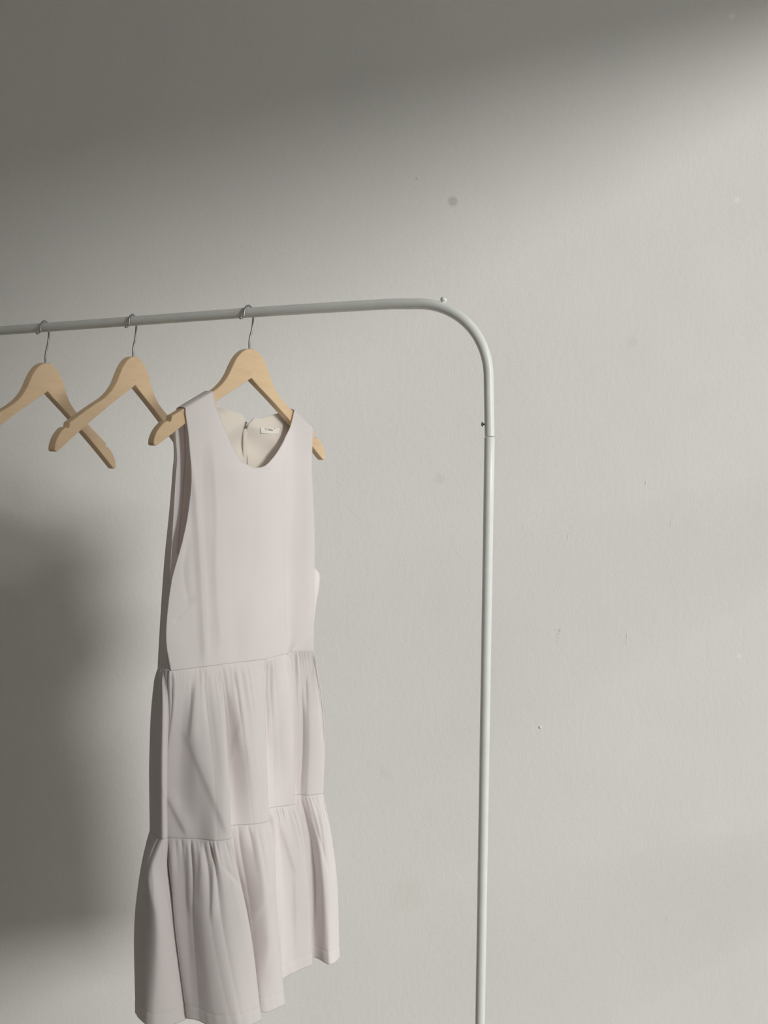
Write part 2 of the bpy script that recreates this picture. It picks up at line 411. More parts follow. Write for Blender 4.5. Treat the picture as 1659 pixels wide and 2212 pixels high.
# bend: clothoid-like Bezier
def bezier(p0, p1, p2, p3, n):
    return [p0 * (1 - t)**3 + p1 * 3 * t * (1 - t)**2 + p2 * 3 * t * t * (1 - t) + p3 * t**3 for t in [i / n for i in range(n + 1)]]
C = on_rail_plane(1052, 648)
up_post = (post_top - post_joint).normalized()
bend_r = bezier(P_bendstart, P_bendstart + (C - P_bendstart) * 0.60, post_top + (C - post_top) * 0.56, post_top, 40)
rail_pts = [rail_point(531) + (rail_point(531) - rail_point(850)).normalized() * x for x in (left_len - .12, 1.0, .8)]
rail_pts = [corner_l + rail_dir * 0.12, corner_l + rail_dir * 0.3] + [rail_point(px) for px in (0, 100, 200, 300, 420, 531, 640, 740, 800, 850)]
zl = rail_pts[0].z
lp = corner_l - Z * 0.12
bend_l = bezier(lp, lp + Z * 0.067, corner_l + rail_dir * 0.053, corner_l + rail_dir * 0.12, 24)
jl = Vector((lp.x, lp.y, post_joint.z - 0.005))
path = [jl] + bend_l[:-1] + rail_pts + bend_r + [post_top + (post_joint - post_top) * t for t in (.5, 1.0)]
rad = []
n1_ = 1 + len(bend_l) - 1 + len(rail_pts)
for i in range(len(path)):
    rad.append(r_rail if i < n1_ else r_rail + (r_post - r_rail) * smoothstep(10, 42, i - n1_))
v_, f_ = sweep(path, rad, 28); mesh_obj('top_tube', v_, f_, M_tube, rack)
def post(name, a, b):
    n = 14; p = [a + (b - a) * (i / n) for i in range(n + 1)]
    rr = [r_post * 1.04 + (r_post * 0.93 - r_post * 1.04) * i / n for i in range(n + 1)]; rr[0] = r_post * 0.97
    p.insert(1, a + (b - a).normalized() * 0.0008); rr.insert(1, r_post * 1.05)
    v_, f_ = sweep(p, rr, 28); return mesh_obj(name, v_, f_, M_tube, rack)
gap = (post_foot - post_joint).normalized() * 0.0012
post('post', post_joint + gap, post_foot)
jl_foot = Vector((jl.x, jl.y, 0.035)); post('post', jl - Z * 0.0012, jl_foot)
# feet, lower bar
FD = Vector((RD.y, -RD.x, 0)).normalized()
for c in (post_foot, jl_foot):
    pts = [c + FD * t + Z * (0.0) for t in (-.15, -.1, 0, .1, .15)]
    v_, f_ = sweep([Vector((p.x, p.y, 0.024)) for p in pts], 0.010, 20); mesh_obj('foot', v_, f_, M_tube, rack)
    for e in (pts[0], pts[-1]):
        bm = bmesh.new(); bmesh.ops.create_cone(bm, cap_ends=True, segments=20, radius1=0.014, radius2=0.012, depth=0.030, matrix=Matrix.Translation((e.x, e.y, 0.015)))
        bmesh.ops.bevel(bm, geom=bm.edges[:], offset=0.0015, segments=2, affect='EDGES'); bm_obj('foot_cap', bm, M_plastic, rack)
a_, b2 = post_foot.copy(), jl_foot.copy(); a_.z = b2.z = 0.16
la = post_foot + (post_joint - post_foot).normalized() * 0.125
v_, f_ = sweep([la + (b2 - la) * (i / 6) for i in range(7)], 0.0065, 20); mesh_obj('lower_bar', v_, f_, M_tube, rack)
# white round knob on the bend
kb = on_rail_plane(953.5, 656)
bm = bmesh.new()
prof = [(0.0, -0.004), (0.0032, -0.004), (0.0032, 0.0005), (0.0044, 0.0018), (0.0051, 0.0038), (0.0046, 0.0058), (0.0030, 0.0072), (0.0, 0.0078)]
def lathe(bm, prof, seg=24):
    rings = []
    for r_, z_ in prof:
        rings.append([bm.verts.new((0, 0, z_))] if r_ < 1e-6 else [bm.verts.new((r_ * math.cos(2 * math.pi * k / seg), r_ * math.sin(2 * math.pi * k / seg), z_)) for k in range(seg)])
    for a, b in zip(rings, rings[1:]):
        for k in range(seg):
            k2 = (k + 1) % seg
            if len(a) == 1: bm.faces.new((a[0], b[k], b[k2]))
            elif len(b) == 1: bm.faces.new((a[k], b[0], a[k2]))
            else: bm.faces.new((a[k], a[k2], b[k2], b[k]))
    bmesh.ops.recalc_face_normals(bm, faces=bm.faces)
lathe(bm, prof); k_ = bm_obj('stop_knob', bm, M_plastic, rack); k_['label'] = 'round white plastic knob'
kp = min(bend_r, key=lambda p: abs(project(p)[0] - 949))
i_ = bend_r.index(kp); tn = (bend_r[i_ + 1] - bend_r[i_ - 1]).normalized()
nv = (Z - tn * tn.z).normalized(); nv = (nv + Vector((0.10, 0, 0))).normalized()
k_.location = kp + nv * (r_rail * 0.98); k_.rotation_euler = nv.to_track_quat('Z', 'Y').to_euler()
# dark pin on the inner side of the post
bm = bmesh.new(); lathe(bm, [(0, -.004), (.0013, -.004), (.0013, .0020), (.0031, .0022), (.0034, .0032), (.0026, .0044), (0, .0050)])
pk = bm_obj('lock_pin', bm, M_darkpin, rack); pk['label'] = 'small dark lock pin'
pp = on_rail_plane(1057, 917); dirp = (-RD * 0.95 - Vector((0, 0.35, 0)) * 0.6).normalized()
pk.location = pp + dirp * (r_post * 0.95); pk.rotation_euler = dirp.to_track_quat('Z', 'Y').to_euler()

# ---------------------------------------------------------------- dress
zS1, zS2, zS3 = CAM_H - 0.268, CAM_H - 0.522, CAM_H - 0.806
# plan control points of the skirt, (px, py) on each level plane or ('h', px, extra depth) behind the previous point
seam1 = [(341, 1444), (341.6, 1444), (355, 1446.5), (368, 1449), (397, 1446), (425, 1442), (466, 1437), (472, 1435.5), (516, 1430.5), (561, 1426), (577, 1423), (605, 1415), (623, 1409.5), (627, 1405), (650, 1403), (677, 1405)]
def seam1_y(px): return catmull([(p[1],) for p in seam1[1:]], [p[0] for p in seam1[1:]], px)[0]
L1 = [(341, 1442), (351, 1446), (362, 1448), ('h', 369, .012), (369, 1449), (397, 1446), (425, 1442), (448, 1439.5), (468, 1437), (471, 1436.6), (475, 1436), (516, 1430.5), (566, 1425), (570, 1424.4), (575, 1423.5), (618, 1412), (623, 1410), (629, 1407), (652, 1404), (677, 1405)]
L2 = [(325, 1797), (350, 1813), (365, 1806), ('h', 371, .03), (363, 1809), (395, 1811), (430, 1812), (466, 1816), (497, 1812), ('h', 487, .055), (506, 1782), (544, 1781), (578, 1775), ('h', 569, .045), (584, 1746), (636, 1737), ('h', 628, .040), (641, 1717), (668, 1718), (697, 1714)]
L3 = [(296, 2198), (331, 2218), (404, 2198), ('h', 413, .03), (406, 2204), (430, 2210), (470, 2221), (520, 2222), (562, 2200), ('h', 548, .04), (564, 2187), (592, 2184), (613.5, 2172), ('h', 602, .035), (608, 2116), (674, 2088), ('h', 664, .035), (678, 2068), (712, 2079), (734, 2067)]
MID1 = [324.5, 349, 364, 372, 361.5, 392, 425, 462, 490, 480, 496, 535, 571.5, 562, 578, 634, 626, 637, 668, 699.5]      # y ~ 1620
TOP1 = [330, 350, 366, 371, 371, 395, 425, 452, 480, 472, 484, 525, 567.5, 560, 572, 630, 622, 630, 660, 689]            # y ~ 1500
MID2 = [297.5, 337, 372, 382, 378, 405, 440, 488, 531, 518, 535, 570, 594.5, 582, 602, 662.5, 652, 668, 697, 724]         # y ~ 1930
TOP2 = [309, 325, 362, 370, 372, 400, 440, 478, 510, 498, 516, 556, 587, 577, 592, 651, 640, 653, 685, 710.5]           # y ~ 1850
def level_points(L, z):
    pts = []
    for k, c in enumerate(L):
        if c[0] == 'h': pts.append(None)
        else: pts.append(at_level(c[0], c[1], z))
    for k, c in enumerate(L):
        if pts[k] is None:
            Y = max(pts[k - 1].y, pts[k + 1].y if pts[k + 1] is not None else 0) + c[2] * 0.55
            Y = pts[k - 1].y + max(c[2], 0)
            pts[k] = Vector((x_for_px(c[1], Y, z), Y, z))
    return pts
def back_points(P, z, off, n=9):
    """the rear of the skirt: from the last front point round to the first"""
    a, b = P[-1], P[0]; out = []
    ctr = sum(P, Vector((0, 0, 0))) / len(P)
    for i in range(1, n + 1):
        t = i / (n + 1); q = a.lerp(b, t)
        w = math.sin(math.pi * t)**0.6 * off
        wob = 0.010 * math.sin(t * 21.0 + z * 3) * math.sin(math.pi * t)
        out.append(Vector((q.x, q.y, z)) - V * (w + wob * min(1, off * 20)))
    return out
def contour_from(P, z, off): return P + back_points(P, z, off)
def mid_contour(px, Pa, Pb, z, w, bulge=0.0, deep=0.0):
    out = []
    for k, x in enumerate(px):
        Y = Pa[k].y * (1 - w) + Pb[k].y * w
        if k in (9, 13, 16): Y += deep
        if k in (10, 14, 17): Y += deep * 0.55
        if k in (8, 12, 15, 19): Y -= bulge * 0.8
        if k == 1: Y -= 0.009
        if k in (3,): Y += deep * 0.5
        if k in (6, 11, 18): Y -= bulge
        if k in (7,): Y -= bulge * 0.5
        out.append(Vector((x_for_px(x, Y, z), Y, z)))
    return out
P1, P2, P3 = level_points(L1, zS1), level_points(L2, zS2), level_points(L3, zS3)
for nme, P in (('S1', P1), ('S2', P2), ('S3', P3)):
    print(nme, [(round((p - A0).dot(U), 3), round((p - A0).dot(V), 3)) for p in P])
zT1 = zS1 - 0.055; zM1 = zS1 - 0.135; zT2 = zS2 - 0.045; zM2 = zS2 - 0.115
PT1 = mid_contour(TOP1, P1, P2, zT1, 0.45, .006, .014); PM1 = mid_contour(MID1, P1, P2, zM1, 0.78, .010, .022)
PT2 = mid_contour(TOP2, P2, P3, zT2, 0.20, .008, .012); PM2 = mid_contour(MID2, P2, P3, zM2, 0.45, .010, .016)
KN = [0.0]
for i in range(1, len(P2)):                         # common knots: mean chord lengths
    KN.append(KN[-1] + 0.5 * ((PM1[i] - PM1[i - 1]).length + (P3[i] - P3[i - 1]).length) + 0.004)
n_front = len(P2); per = (KN[-1]) * 0.9
NB = 9
KN += [KN[-1] + per * (i + 1) / (NB + 1) for i in range(NB)]
TOTAL = KN[n_front - 1] + per
NC = 900                                            # columns round the skirt
def closed_eval(Pc, t):
    m = len(Pc); pts = [Pc[-2], Pc[-1]] + list(Pc) + [Pc[0], Pc[1]]
    ks = [KN[-2] - TOTAL, KN[-1] - TOTAL] + KN + [TOTAL, KN[1] + TOTAL]
    p = catmull([tuple(q) for q in pts], ks, t); return Vector(p)
def dense(P, z, off):
    Pc = contour_from(P, z, off)
    return [closed_eval(Pc, TOTAL * i / NC) for i in range(NC)]
D1, DT1, DM1, D2 = dense(P1, zS1, .028), dense(PT1, zT1, .045), dense(PM1, zM1, .055), dense(P2, zS2, .05)
DT2, DM2, D3 = dense(PT2, zT2, .06), dense(PM2, zM2, .07), dense(P3, zS3, .08)
colt = [TOTAL * i / NC for i in range(NC)]
rnd = random.Random(3)
def gather_wave(seed, n_waves):
    """rounded pleats with narrow valleys, uneven in width and height"""
    r = random.Random(seed); warp = [(r.uniform(.25, .8) * 2, r.randint(5, 40), r.uniform(0, 6.28)) for _ in range(4)]
    env = [(r.randint(9, 31), r.uniform(0, 6.28)) for _ in range(3)]
    def f(t):
        x = t / TOTAL
        ph = math.pi * n_waves * x + sum(a * math.sin(2 * math.pi * k * x + p) for a, k, p in warp)
        lobe = abs(math.sin(ph)) ** 0.75
        e = 0.50 + 0.55 * (sum(math.sin(2 * math.pi * k * x + p) for k, p in env) / 2.2)
        return (lobe - 0.62) * max(0.12, e) * 1.7
    return f
g1a, g1b, g2a, g2b = gather_wave(11, 128), gather_wave(12, 34), gather_wave(21, 132), gather_wave(22, 36)
# creases pressed into the cloth: photo line, amplitude (towards the viewer), width in px, side sharpness
CREASES = [(404, 1585, 496, 1800, .0045, 13), (361, 1716, 402, 1795, .0055, 9), (424, 1480, 412, 1590, .0075, 9), (500, 1500, 521, 1620, .0035, 9),
           (521, 1560, 500, 1640, .003, 8), (560, 1500, 565, 1760, -.003, 9), (588, 1480, 580, 1600, .003, 8), (655, 1430, 662, 1530, -.004, 6), (640, 1560, 655, 1700, .003, 9),
           (684, 1440, 697, 1600, -.0035, 4), (403, 1850, 410, 1960, .0045, 6), (463, 1830, 458, 1980, .0040, 6), (437, 1830, 432, 1930, .003, 6), (490, 1880, 527, 1925, -.004, 5),
           (420, 1980, 440, 2120, -.003, 14), (540, 1990, 590, 1920, .0045, 14), (571, 2090, 590, 2010, .0035, 10), (540, 1790, 546, 1830, -.004, 6), (612, 1790, 640, 1880, .0045, 9),
           (640, 1900, 642, 2050, .0035, 8), (628, 1960, 632, 2110, -.003, 8), (676, 1760, 712, 1885, -.0050, 5), (690, 1790, 718, 1900, .0030, 6), (663, 1740, 672, 1800, .003, 6),
           (330, 1880, 333, 1930, .003, 5), (372, 1840, 366, 1900, .0035, 5), (625, 2080, 636, 2118, .004, 5)]
def crease(P):
    px, py = project(P); d = 0.0
    for x0, y0, x1, y1, amp, wd_ in CREASES:
        dx, dy = x1 - x0, y1 - y0; L = math.hypot(dx, dy); s = ((px - x0) * dx + (py - y0) * dy) / L
        if s < -25 or s > L + 25: continue
        q = ((px - x0) * dy - (py - y0) * dx) / L
        if abs(q) > 5 * wd_: continue
        e = smoothstep(-25, 20, s) * (1 - smoothstep(L - 20, L + 25, s))
        a = math.exp(-(q / (wd_ * (0.7 if q < 0 else 1.9)))**2); d += 0.55 * amp * a * e
    return d
def normal2d(row, i):
    a = row[(i - 2) % NC]; b = row[(i + 2) % NC]; t = b - a; n = Vector((t.y, -t.x, 0)); return n.normalized() if n.length > 1e-9 else Vector((0, 0, 0))
def build_tier(name, levels, nrows, ga, gb, amp_a, amp_b, lenA, lenB, label, hem=False, zfun=None):
    zs = [-l[0] for l in levels]; verts, faces = [], []; z0, z1 = levels[0][0], levels[-1][0]
    rows = []
    for r in range(nrows + 1):
        f = r / nrows; f = f**1.12; z = z0 + (z1 - z0) * f; row = []
        for i in range(NC):
            q = catmull([(l[1][i].x, l[1][i].y) for l in levels], zs, -z); row.append(Vector((q[0], q[1], z)))
        rows.append(row)
    for r, row in enumerate(rows):
        dist = max(0.0, z0 - row[0].z)
        ea = (0.25 + 0.75 * smoothstep(0, .010, dist)) * math.exp(-(dist / lenA)**1.3); eb = smoothstep(0, .02, dist) * (0.80 * math.exp(-(dist / lenB)**2) + (0.13 if hem else 0.07))
        rim = 0.0
        for i, P in enumerate(row):
            n = normal2d(row, i); t = colt[i]; front = t <= KN[n_front - 1]
            sh = 0.010 * math.sin(t * 37 + 1.3) * dist * 6
            d = amp_a * ga(t + sh * .3) * ea + amp_b * gb(t + sh) * eb
            dd = crease(P) if front and r > 0 else 0.0
            if r == 0: d *= 0.3
            z = P.z
            if hem:
                h = 0.0022 * math.sin(t * 31 + 2) + 0.0016 * math.sin(t * 77); z += h * (r / nrows)**3
                dh = P.z - z1
                d += -0.0006 * math.exp(-((dh - 0.021) / .0018)**2)          # stitched hem line
                d += 0.00018 * math.sin(t * 420) * math.exp(-((dh - 0.012) / .012)**2)
            if r < 3: d -= 0.0008 * (3 - r) / 3
            q = P + n * d + (-Vector((P.x, P.y, 0)).normalized()) * dd; q.z = z
            verts.append(q)
    for r in range(nrows):
        for i in range(NC):
            i2 = (i + 1) % NC
            faces.append((r * NC + i, r * NC + i2, (r + 1) * NC + i2, (r + 1) * NC + i))
    return verts, faces
dress = empty('dress', (OH.x, OH.y, zS3)); tag(dress, 'long white sleeveless tiered dress hanging from the rail', 'dress')
INV = Matrix.Translation(-dress.location)
def dress_part(name, verts, faces, mat, thick=0.0007, parent=None, sub=False, label=None):
    par = parent or dress
    vv = [INV @ v for v in verts]
    o = mesh_obj(name, vv, faces, mat, par)
    if thick:
        s = o.modifiers.new('solid', 'SOLIDIFY'); s.thickness = thick; s.offset = 0
    if label: o['label'] = label
    return o
v1, f1 = build_tier('t1', [(zS1, D1), (zT1, DT1), (zM1, DM1), (zS2, D2)], 130, g1a, g1b, .0028, .0052, .020, .068, '')
dress_part('skirt_tier', v1, f1, M_dress, label='upper gathered skirt tier')
v2, f2 = build_tier('t2', [(zS2, D2), (zT2, DT2), (zM2, DM2), (zS3, D3)], 150, g2a, g2b, .0030, .0056, .020, .080, '', hem=True)
dress_part('skirt_tier', v2, f2, M_dress, label='lower gathered skirt tier with the hem')

# --- bodice
def interp_path(path, v):
    if path is inner_L or path is inner_R:
        path = [p for p in path if p[0] <= .70] if v <= .70 else [p for p in path if p[0] >= .70]
    elif path is binner_L or path is binner_R:
        for a, b in zip(path, path[1:]):
            if a[0] >= .84 and a[0] <= v <= b[0]:
                k = (v - a[0]) / (b[0] - a[0]); return tuple(a[i] * (1 - k) + b[i] * k for i in (1, 2, 3))
    return catmull([(p[1], p[2], p[3]) for p in path], [p[0] for p in path], v)
binner_L = binner_R = inner_L = inner_R = None
def layer_pt(px, py, d):
    r = ray(px, py); c = OH + V * d - cam_pos; return cam_pos + r * (c.dot(V) / r.dot(V))
iL, iR = None, None
tA = KN[4]; tD = KN[n_front - 1]; t2 = KN[2]
def S1_at(t): 
    x = (t % TOTAL) / TOTAL * NC; i = int(x) % NC; f = x - int(x); return D1[i].lerp(D1[(i + 1) % NC], f)
def t_of_px(px):
    lo, hi = tA, tD
    for _ in range(40):
        m = (lo + hi) / 2
        if project(S1_at(m))[0] < px: lo = m
        else: hi = m
    return lo
tC = t_of_px(535)
# ridges running down the front bodice: (px,py) lines, amp, width px
RIDGES = [((413, 1000), (421, 1100), (431, 1255), (440, 1420), .0050, 7), ((441, 960), (442, 1100), (449, 1250), (456, 1420), -.0035, 9), ((457, 960), (465, 1110), (464, 1228), (474, 1400), .0035, 6),
          ((620, 930), (619, 1000), (618, 1170), (622, 1380), -.0022, 4), ((560, 1060), (556, 1200), (545, 1300), (535, 1420), .0035, 16), ((500, 1060), (500, 1180), (502, 1300), (510, 1420), -.0035, 16),
          ((405, 1180), (399, 1230), (404, 1280), (408, 1300), -.0035, 6), ((600, 1040), (596, 1200), (590, 1300), (585, 1410), -.0025, 14), ((646, 1000), (650, 1200), (652, 1300), (654, 1400), .0025, 12)]
DARTS = [(413, 1298, 382, 1338, -.0035, 5)]
def ridge_d(px, py):
    d = 0.0
    for a, b, c, e, amp, w in RIDGES:
        if py < a[1] - 40 or py > e[1] + 30: continue
        x = catmull([(a[0],), (b[0],), (c[0],), (e[0],)], [a[1], b[1], c[1], e[1]], py)[0]
        k = smoothstep(a[1] - 40, a[1] + 60, py) * (1 - smoothstep(e[1] - 40, e[1] + 30, py))
        d += amp * k * math.exp(-((px - x) / w)**2)
    for x0, y0, x1, y1, amp, w in DARTS:
        dx, dy = x1 - x0, y1 - y0; L = math.hypot(dx, dy); s = ((px - x0) * dx + (py - y0) * dy) / L; q = ((px - x0) * dy - (py - y0) * dx) / L
        d += amp * math.exp(-(q / w)**2) * smoothstep(-15, 5, s) * (1 - smoothstep(L - 5, L + 15, s))
    return d
def half_panel(inner, outer, ta, tb, nu, nv, ridge=True, kpow=4.0):
    """inner/outer: lists of (v, px, py, d), v from 0 (waist seam) to 1 (shoulder); ta->tb: seam parameters of inner->outer"""
    grid = []
    for r in range(nv + 1):
        v = r / nv; a = interp_path(inner, v); b = interp_path(outer, v); row = []
        for c in range(nu + 1):
            s = c / nu
            bulge = 0.010 * math.sin(math.pi * s) * (1 - v) * v * 2
            px, py, d = (a[k] * (1 - s) + b[k] * s for k in range(3))
            P = layer_pt(px, py, d + bulge); a0, b0 = interp_path(inner, 0), interp_path(outer, 0)
            P0 = layer_pt(a0[0] * (1 - s) + b0[0] * s, a0[1] * (1 - s) + b0[1] * s, a0[2] * (1 - s) + b0[2] * s)
            B = S1_at(ta + (tb - ta) * s); w = (1 - v)**kpow
            P = P + (B - P0) * w
            if ridge:
                qx, qy = project(P); P = P + V * ridge_d(qx, qy)
            row.append(P)
        grid.append(row)
    return grid
def grid_mesh(grid, flip=False, base=0):
    verts = [p for row in grid for p in row]; m = len(grid[0]); faces = []
    for r in range(len(grid) - 1):
        for c in range(m - 1):
            f = (base + r * m + c, base + r * m + c + 1, base + (r + 1) * m + c + 1, base + (r + 1) * m + c)
            faces.append(f[::-1] if flip else f)
    return verts, faces
dF = 0.0095
bC = project(S1_at(tC)); bA = project(S1_at(tA)); bD = project(S1_at(tD))
inner_L = [(0, bC[0], bC[1], .020), (.25, 541, 1310, .018), (.5, 546, 1180, .015), (.70, 550, 1012, .012), (.735, 526, 1000, dF + .001), (.79, 504, 970, dF), (.86, 485, 924, dF), (.94, 467, 880, dF), (1.0, 459.5, 849, dF)]
outer_L = [(0, bA[0], bA[1], .004), (.14, 359, 1385, .004), (.28, 363, 1310, .002), (.38, 371, 1256, .000), (.50, 396, 1165, .002), (.60, 408, 1101, .004), (.74, 411.3, 1010, .007), (.86, 408.8, 950, .009), (1.0, 401, 889, dF)]
inner_R = [(0, bC[0], bC[1], .020), (.25, 541, 1310, .018), (.5, 546, 1180, .015), (.70, 550, 1012, .012), (.735, 569, 1009, dF + .001), (.79, 590, 990, dF), (.86, 611, 958, dF), (.94, 628, 921, dF), (1.0, 635.7, 890, dF)]
outer_R = [(0, bD[0], bD[1], .020), (.14, 677.5, 1385, .017), (.28, 678, 1310, .012), (.38, 679, 1220, .010), (.50, 679, 1152, .010), (.60, 676.5, 1080, .010), (.74, 673, 1010, .0095), (.86, 673.5, 965, .0095), (1.0, 675, 926, dF)]
GL = half_panel(inner_L, outer_L, tC, tA, 110, 170); GR = half_panel(inner_R, outer_R, tC, tD, 110, 170)
for r in range(len(GL)):                            # one continuous cloth below the neckline
    v = r / 170
    if v <= 0.700:
        m = (GL[r][0] + GR[r][0]) / 2
        for G in (GL, GR):
            dlt = m - G[r][0]
            for c in range(12): G[r][c] = G[r][c] + dlt * (1 - c / 12)
def hanger_top(s):
    s = abs(s)
    for a, b in zip(TOP_EDGE, TOP_EDGE[1:]):
        if a[0] <= s <= b[0]: return OH.z + a[1] + (b[1] - a[1]) * (s - a[0]) / (b[0] - a[0])
    return OH.z - 1
def shoulder_rows(row, back_d=-0.0095, rise=0.0032, n=12):
    """cloth carried over the hanger's top edge from the front plane to the rear plane"""
    out = []
    for k in range(1, n + 1):
        a = math.pi * k / n; line = []
        for P in row:
            d = (P - OH).dot(V); mid = (d + back_d) / 2; half = (d - back_d) / 2
            line.append(P + V * (mid + half * math.cos(a) - d) + Z * (max(rise, hanger_top((P - OH).dot(U)) + 0.0024 - P.z) * math.sin(a) ** 0.5))
        out.append(line)
    return out
GLs = GL + shoulder_rows(GL[-1]); GRs = GR + shoulder_rows(GR[-1])
# weld-free joint: both halves share the centre column below the neckline
va, fa = grid_mesh(GLs, flip=True); vb, fb = grid_mesh(GRs, base=len(va))
bf = dress_part('bodice_front', va + vb, fa + fb, M_dress)
bpy.context.view_layer.update()
def weld(o, dist=0.00002):
    bm = bmesh.new(); bm.from_mesh(o.data); bmesh.ops.remove_doubles(bm, verts=bm.verts, dist=dist); bm.to_mesh(o.data); bm.free()
    for p in o.data.polygons: p.use_smooth = True
weld(bf)
# rear panel: seen through the neck opening and past the left armhole
dB = -0.0095
tB0 = TOTAL; tBm = tD + (TOTAL - tD) * 0.52
cB = project(S1_at(tBm)); sil = project(S1_at(0))
binner_L = [(0, cB[0], cB[1], -.03), (.35, 524, 1250, -.034), (.62, 528, 1060, -.030), (.84, 529, 935, -.024), (.87, 528.5, 917, -.022), (.895, 522, 895, -.022), (.93, 500, 888, -.018), (.965, 478, 879, -.013), (1.0, project(GLs[-1][0])[0], project(GLs[-1][0])[1], dB)]
bouter_L = [(0, sil[0], sil[1], -.026), (.14, 343, 1400, -.026), (.28, 349, 1300, -.028), (.38, 355.5, 1210, -.026), (.50, 366.5, 1100, -.022), (.62, 373, 1020, -.017), (.76, 376, 980, -.014), (.86, 374.5, 940, -.012), (1.0, project(GLs[-1][-1])[0], project(GLs[-1][-1])[1], dB)]
binner_R = [(0, cB[0], cB[1], -.03), (.35, 526, 1250, -.034), (.62, 530, 1060, -.030), (.84, 531, 935, -.024), (.87, 531.5, 917, -.021), (.895, 544, 903, -.020), (.93, 566, 904, -.018), (.965, 598, 894, -.013), (1.0, project(GRs[-1][0])[0], project(GRs[-1][0])[1], dB)]
bouter_R = [(0, bD[0], bD[1], .012), (.14, 677, 1360, .004), (.22, 684, 1302, -.004), (.30, 690, 1262, -.010), (.36, 690, 1240, -.012), (.42, 677, 1222, -.014), (.55, 670, 1120, -.013), (.74, 663, 1010, -.012), (.86, 661, 965, -.011), (1.0, project(GRs[-1][-1])[0], project(GRs[-1][-1])[1], dB)]
BL = half_panel(binner_L, bouter_L, tBm, TOTAL, 60, 150, ridge=False); BR = half_panel(binner_R, bouter_R, tBm, tD, 60, 150, ridge=False)
# gentle drape folds near the rear neckline
for G, sgn in ((BL, -1), (BR, 1)):
    for r, row in enumerate(G):
        v = r / 150
        for c, P in enumerate(row):
            qx, qy = project(P)
            k = smoothstep(1080, 960, qy) if False else (1 - smoothstep(960, 1080, qy))
            w = 0.0035 * math.sin((qy * 0.9 - sgn * (qx - 530) * 0.62) / 14.0) * k * (1 - smoothstep(0.93, 1.0, v)) * (1 - smoothstep(22, 44, c))
            row[c] = P + V * w
# left rolled edge of the rear armhole and side seam allowance
roll_edge = [(0, 367, 1446, .000), (.14, 358.5, 1388, -.002), (.28, 364.5, 1300, -.006), (.38, 369, 1215, -.010), (.50, 375.5, 1100, -.010), (.62, 379, 1030, -.010), (.76, 381, 985, -.010), (.86, 378, 945, -.010), (1.0, bouter_L[-1][1] + 2, bouter_L[-1][2], dB)]
ROLLG = []
t_edge = KN[3]
for r in range(151):
    v = r / 150; a = BL[r][-1]; e = interp_path(roll_edge, v); b = layer_pt(*e)
    if v < .3: b = b.lerp(S1_at(t_edge), (1 - v / .3)**1.5)
    row = []
    for c in range(9):
        s = c / 8; p = a.lerp(b, s)
        if v < .3:
            p = p.lerp(S1_at(t_edge * s), (1 - v / .3)**1.5)
        p = p + V * (0.004 * math.sin(math.pi * s) * (1 - smoothstep(.85, 1, v)))
        row.append(p)
    ROLLG.append(row)
va, fa = grid_mesh(BL, flip=True); vb, fb = grid_mesh(BR, base=len(va)); vc, fc = grid_mesh(ROLLG, base=len(va) + len(vb), flip=True)
bb = dress_part('bodice_back', va + vb + vc, fa + fb + fc, M_dress); weld(bb)
# cream lining just inside the rear panel (upper part)
rows_in = range(60, 147)
la_ = [[p + V * 0.0016 for p in BL[r][0:52]] for r in rows_in]; lb_ = [[p + V * 0.0016 for p in BR[r][0:54]] for r in rows_in]
va, fa = grid_mesh(la_, flip=True); vb, fb = grid_mesh(lb_, base=len(va))
dress_part('lining', va + vb, fa + fb, M_lining, thick=0.0005, label='cream lining inside the back')
# zip down the centre of the rear panel
zp = [layer_pt(x, y, d) for x, y, d in ((529.3, 914, -.0165), (529.2, 935, -.020), (529, 980, -.024), (528.6, 1040, -.027), (528, 1100, -.029))]
zpath = [Vector(catmull([tuple(p) for p in zp], [0, 1, 2, 3, 4], t * 4 / 60)) for t in range(61)]
zipo = dress_part('zipper', [], [], M_lining, thick=0)
bpy.data.objects.remove(zipo, do_unlink=True)
def strip(path, w, dd, seg=6):
    rows = []
    for p in path:
        rows.append([p + U * (w * (c / seg - .5) * 2) + V * (dd * math.cos((c / seg - .5) * math.pi)) for c in range(seg + 1)])
    return grid_mesh(rows)
v_, f_ = strip(zpath, 0.0046, 0.0022); zipo = dress_part('zipper', v_, f_, M_lining, thick=0.0006, label='concealed cream back zip')
bm = bmesh.new(); p = zpath[0] + V * 0.0022 - dress.location
box_bm(bm, (-.0016, -.0012, -.009), (.0016, .0012, .002)); bmesh.ops.bevel(bm, geom=bm.edges[:], offset=.0006, segments=2, affect='EDGES')
bmesh.ops.rotate(bm, verts=bm.verts, cent=(0, 0, 0), matrix=Matrix.Rotation(TH, 3, 'Z')); bmesh.ops.translate(bm, verts=bm.verts, vec=p)
zpull = bm_obj('zip_pull', bm, M_steel, zipo)
